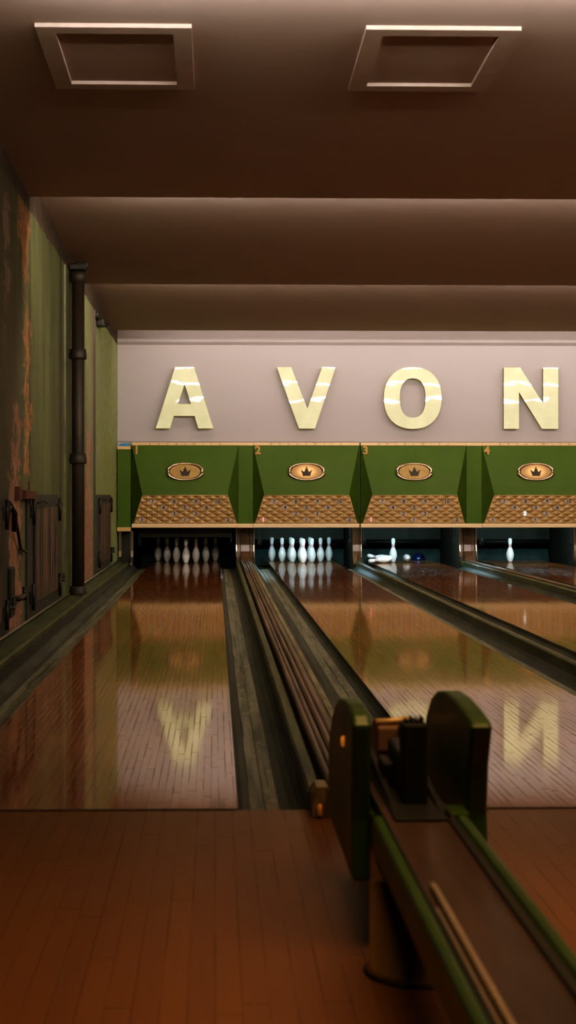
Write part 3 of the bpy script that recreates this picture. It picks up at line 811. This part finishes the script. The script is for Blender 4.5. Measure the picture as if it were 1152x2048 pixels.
# kickbacks
for j, (x0, x1) in enumerate(DIVS[1:]):
    w = x1 - x0
    lab = ['varnished kickback post between the dark rack and the bright rack', 'thin varnished kickback post between the bright rack and the fallen pins', 'wide varnished kickback post between the fallen pins and the lone upright pin',
           'thin varnished kickback post just right of the lone upright pin lane', 'kickback post right of the last lane'][j]
    t = thing('kickback', lab, 'kickback', (x0, 22.86, 0))
    yb = .0
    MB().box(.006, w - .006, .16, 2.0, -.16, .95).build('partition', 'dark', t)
    def cap(xa, xb, nm, m, dy=0., hb=.02):
        pr_ = [(.18, 1.0), (.10 + dy, 1.0), (.10 + dy, .30), (.085 + dy, .2), (.05 + dy, .12), (-.02 + dy, .06), (-.10 + dy, hb), (-.10 + dy, -.1), (.18, -.1)]
        MB().prism(pr_, 'x', xa, xb, bev=.004).build(nm, m, t)
    if w > .2:
        cap(.075, w - .075, 'post_board', 'varnish', .03)
        cap(.002, .026, 'side_flange', 'steel', -.015)
        cap(w - .026, w - .002, 'side_flange', 'steel', -.015)
        cap(.027, .072, 'post_board', 'div_brown', .045); cap(w - .072, w - .027, 'post_board', 'div_brown', .045)
    else:
        cap(-.03, w + .02, 'post_board', 'varnish', .02)
        cap(w + .021, w + .04, 'side_flange', 'steel', -.01)
t = thing('kickback', 'kickback plate between the left wall and lane 1', 'kickback', (WX + .01, 22.4, 0))
def curve(xa, xb, m, nm, dy=0.):
    pr_ = [(.3, .52), (.22 + dy, .52), (.22 + dy, .22), (.19 + dy, .13), (.13 + dy, .08), (.02 + dy, .06), (.02 + dy, -.1), (.3, -.1)]
    MB().prism(pr_, 'x', xa, xb, bev=.004).build(nm, m, t)
curve(.0, .05, 'steel', 'side_flange', .05); curve(.185, .225, 'steel', 'side_flange', -.02)
MB().box(.05, .185, .2, .3, -.1, .52).build('post_board', 'dark', t)

# ---- ball return in the foreground
RH = .35
t = thing('ball_return', 'green ball return hood with a runway rising toward the camera over an ochre drum base', 'ball return', (.455, 3.4, 0))
def loc(x, y, z): return (x - .455, y - 3.4, z)
# side panels: profile in (y,z)
pan = [(3.50, .16), (3.515, .30), (3.50, .42), (3.49, .525), (3.52, .548), (3.62, .556), (3.74, .552), (3.88, .536), (4.0, .505), (4.1, .462), (4.19, .40), (4.23, .34), (4.24, .26), (4.2, .16)]
panR = [(3.52, .16), (3.55, .30), (3.53, .42), (3.48, .52), (3.50, .533), (3.62, .545), (3.76, .552), (3.9, .55), (4.04, .532), (4.14, .50), (4.22, .45), (4.28, .38), (4.3, .28), (4.24, .16)]
for xa, xb, pp in ((.318, .362, pan), (.592, .642, panR)):
    MB().prism([(y - 3.4, z) for y, z in pp], 'x', xa - .455, xb - .455, bev=.009).build('side_panel', 'ret_green', t)
b = MB(); b.box(.36 - .455, .594 - .455, .1, .2, .24, .318, bev=.006); b.build('cross_brace', 'mask_green2', t)
# drum base
MB().lathe([(0, .004), (.116, .004), (.116, .012), (.108, .014), (.108, .2), (0, .2)], 32, centre=(-.005, -.06, 0)).build('drum_base', 'ret_ochre', t)
MB().lathe([(.104, .0), (.122, .0), (.122, .006), (.104, .008)], 32, centre=(-.005, -.06, 0)).build('base_ring', 'black', t)
MB().box(-.08, .09, -.1, .12, .19, .30, bev=.01).build('post', 'mask_green2', t)
# runway: flat wood with side beams, from y=.2 to 3.36
Y0, Y1 = .25, 3.34
MB().box(.375 - .455, .535 - .455, Y0 - 3.4, Y1 + .75 - 3.4, RH - .045, RH - .02).build('runway_board', 'ret_wood', t)
def beam(xa, xb):
    MB().box(xa - .455, xb - .455, Y0 - 3.4, Y1 - 3.4, RH - .085, RH + .0, bev=.012).build('side_beam', 'ret_green', t)
beam(.347, .372); beam(.535, .56)
MB().box(.372 - .455, .376 - .455, Y0 - 3.4, Y1 + .6 - 3.4, RH - .06, RH - .003).build('groove', 'black', t)
MB().box(.519 - .455, .535 - .455, Y0 - 3.4, Y1 + .6 - 3.4, RH - .06, RH - .012).build('groove', 'black', t)
MB().tube([loc(.402, Y0, RH - .012), loc(.402, 2.75, RH - .012), loc(.404, 2.8, RH - .018)], .0065, 10).build('runway_rail', 'rail', t)
MB().tube([loc(.386, Y0, RH - .012), loc(.386, 2.62, RH - .012)], .003, 8).build('runway_rail', 'rail', t)
# inner lift frame, black ball stop and lift flap
b = MB(); b.box(.436 - .455, .494 - .455, .1, .17, RH - .03, .525, bev=.006)
b.box(.44 - .455, .49 - .455, .17, .45, RH - .03, .44, bev=.01)
for k in range(4): b.box(.444 - .455 + k * .012, .450 - .455 + k * .012, .11, .15, .52, .533 + .004 * (k % 2))
b.box(.412 - .455, .44 - .455, .3, .42, RH - .03, .40, bev=.006)
b.box(.40 - .455, .53 - .455, -.05, .5, RH - .024, RH - .012, bev=.003)
b.build('ball_stop', 'black', t)
b = MB()
for xa in (.405, .512): b.prism([(-.06, RH - .06), (-.06, RH - .02), (.9, .415), (.92, .40), (.92, .36)], 'x', xa - .455, xa + .014 - .455)
b.build('lift_rail', 'black', t)
b = MB(); b.prism([(4.22 - 3.4, .34), (4.22 - 3.4, .405), (4.27 - 3.4, .425), (4.34 - 3.4, .415), (5.0 - 3.4, .10), (5.0 - 3.4, .0), (4.6 - 3.4, .0)], 'x', .455 - .455, .548 - .455, bev=.006)
b.build('lift_ramp', 'ret_lift', t)
MB().tube([loc(.452, 4.24, .418), loc(.551, 4.24, .426)], .009, 8).build('lift_lip', 'ledge', t)
# amber lens on the left side panel
MB().lathe([(0, 0), (.014, .0), (.012, .006), (0, .008)], 14).build('lens', 'amber', t, loc(.3175, 3.72, .45)).rotation_euler = (0, -PI / 2, 0)
kids_ = kids(t)
# near support so the runway rests on the floor beside the camera
MB().lathe([(0, 0), (.10, 0), (.10, .01), (.05, .02), (.045, RH - .05), (0, RH - .05)], 24, centre=(-.0, .7 - 3.4, 0)).build('post', 'ret_ochre', t)

# ------------------------------------------------------------------ light
w = bpy.data.worlds.new('World'); sc.world = w; w.use_nodes = True
w.node_tree.nodes['Background'].inputs[0].default_value = (1, .62, .4, 1)
w.node_tree.nodes['Background'].inputs[1].default_value = .0
def area(name, loc, size, power, col, rot=(0, 0, 0), sy=None):
    l = bpy.data.lights.new(name, 'AREA'); l.energy = power; l.size = size; l.color = col
    if sy: l.shape = 'RECTANGLE'; l.size_y = sy
    o = bpy.data.objects.new(name, l); COL.objects.link(o); o.location = loc; o.rotation_euler = rot; return o
a1 = area('approach_fill_light', (1.2, 2.9, 3.3), 3.2, 42, (1, .60, .27), (0, 0, 0), 1.6); a1.data.spread = math.radians(95)  # unseen fill lamp added to brighten the approach floor

# ------------------------------------------------------------------ camera
cam = bpy.data.cameras.new('Camera'); co = bpy.data.objects.new('Camera', cam); COL.objects.link(co); sc.camera = co
F = 3023.0
cam.sensor_fit = 'VERTICAL'; cam.sensor_height = 36; cam.sensor_width = 20.25
cam.lens = F / 2048 * 36
th = math.radians(1.4)
co.location = (0, 0, 1.057); co.rotation_euler = (PI / 2, 0, -th)
cam.shift_x = (146 - F * math.tan(th)) / 2048
cam.shift_y = -34 / 2048
cam.clip_start = .05; cam.clip_end = 100
cam.dof.use_dof = True; cam.dof.focus_distance = 17.5; cam.dof.aperture_fstop = (cam.lens / 1000) / .0105

sc.cycles.use_denoising = True
sc.cycles.max_bounces = 8; sc.cycles.diffuse_bounces = 5
sc.cycles.sample_clamp_indirect = 4
sc.view_settings.view_transform = 'Standard'
sc.view_settings.look = 'None'
sc.view_settings.exposure = 0
sc.view_settings.use_curve_mapping = True
cm = sc.view_settings.curve_mapping
for ci, pts_ in ((3, ((.012, .007), (.05, .038), (.16, .155), (.5, .53))), (1, ((.05, .048),)), (2, ((.03, .023), (.12, .11)))):
    for p_ in pts_: cm.curves[ci].points.new(*p_)
cm.update()
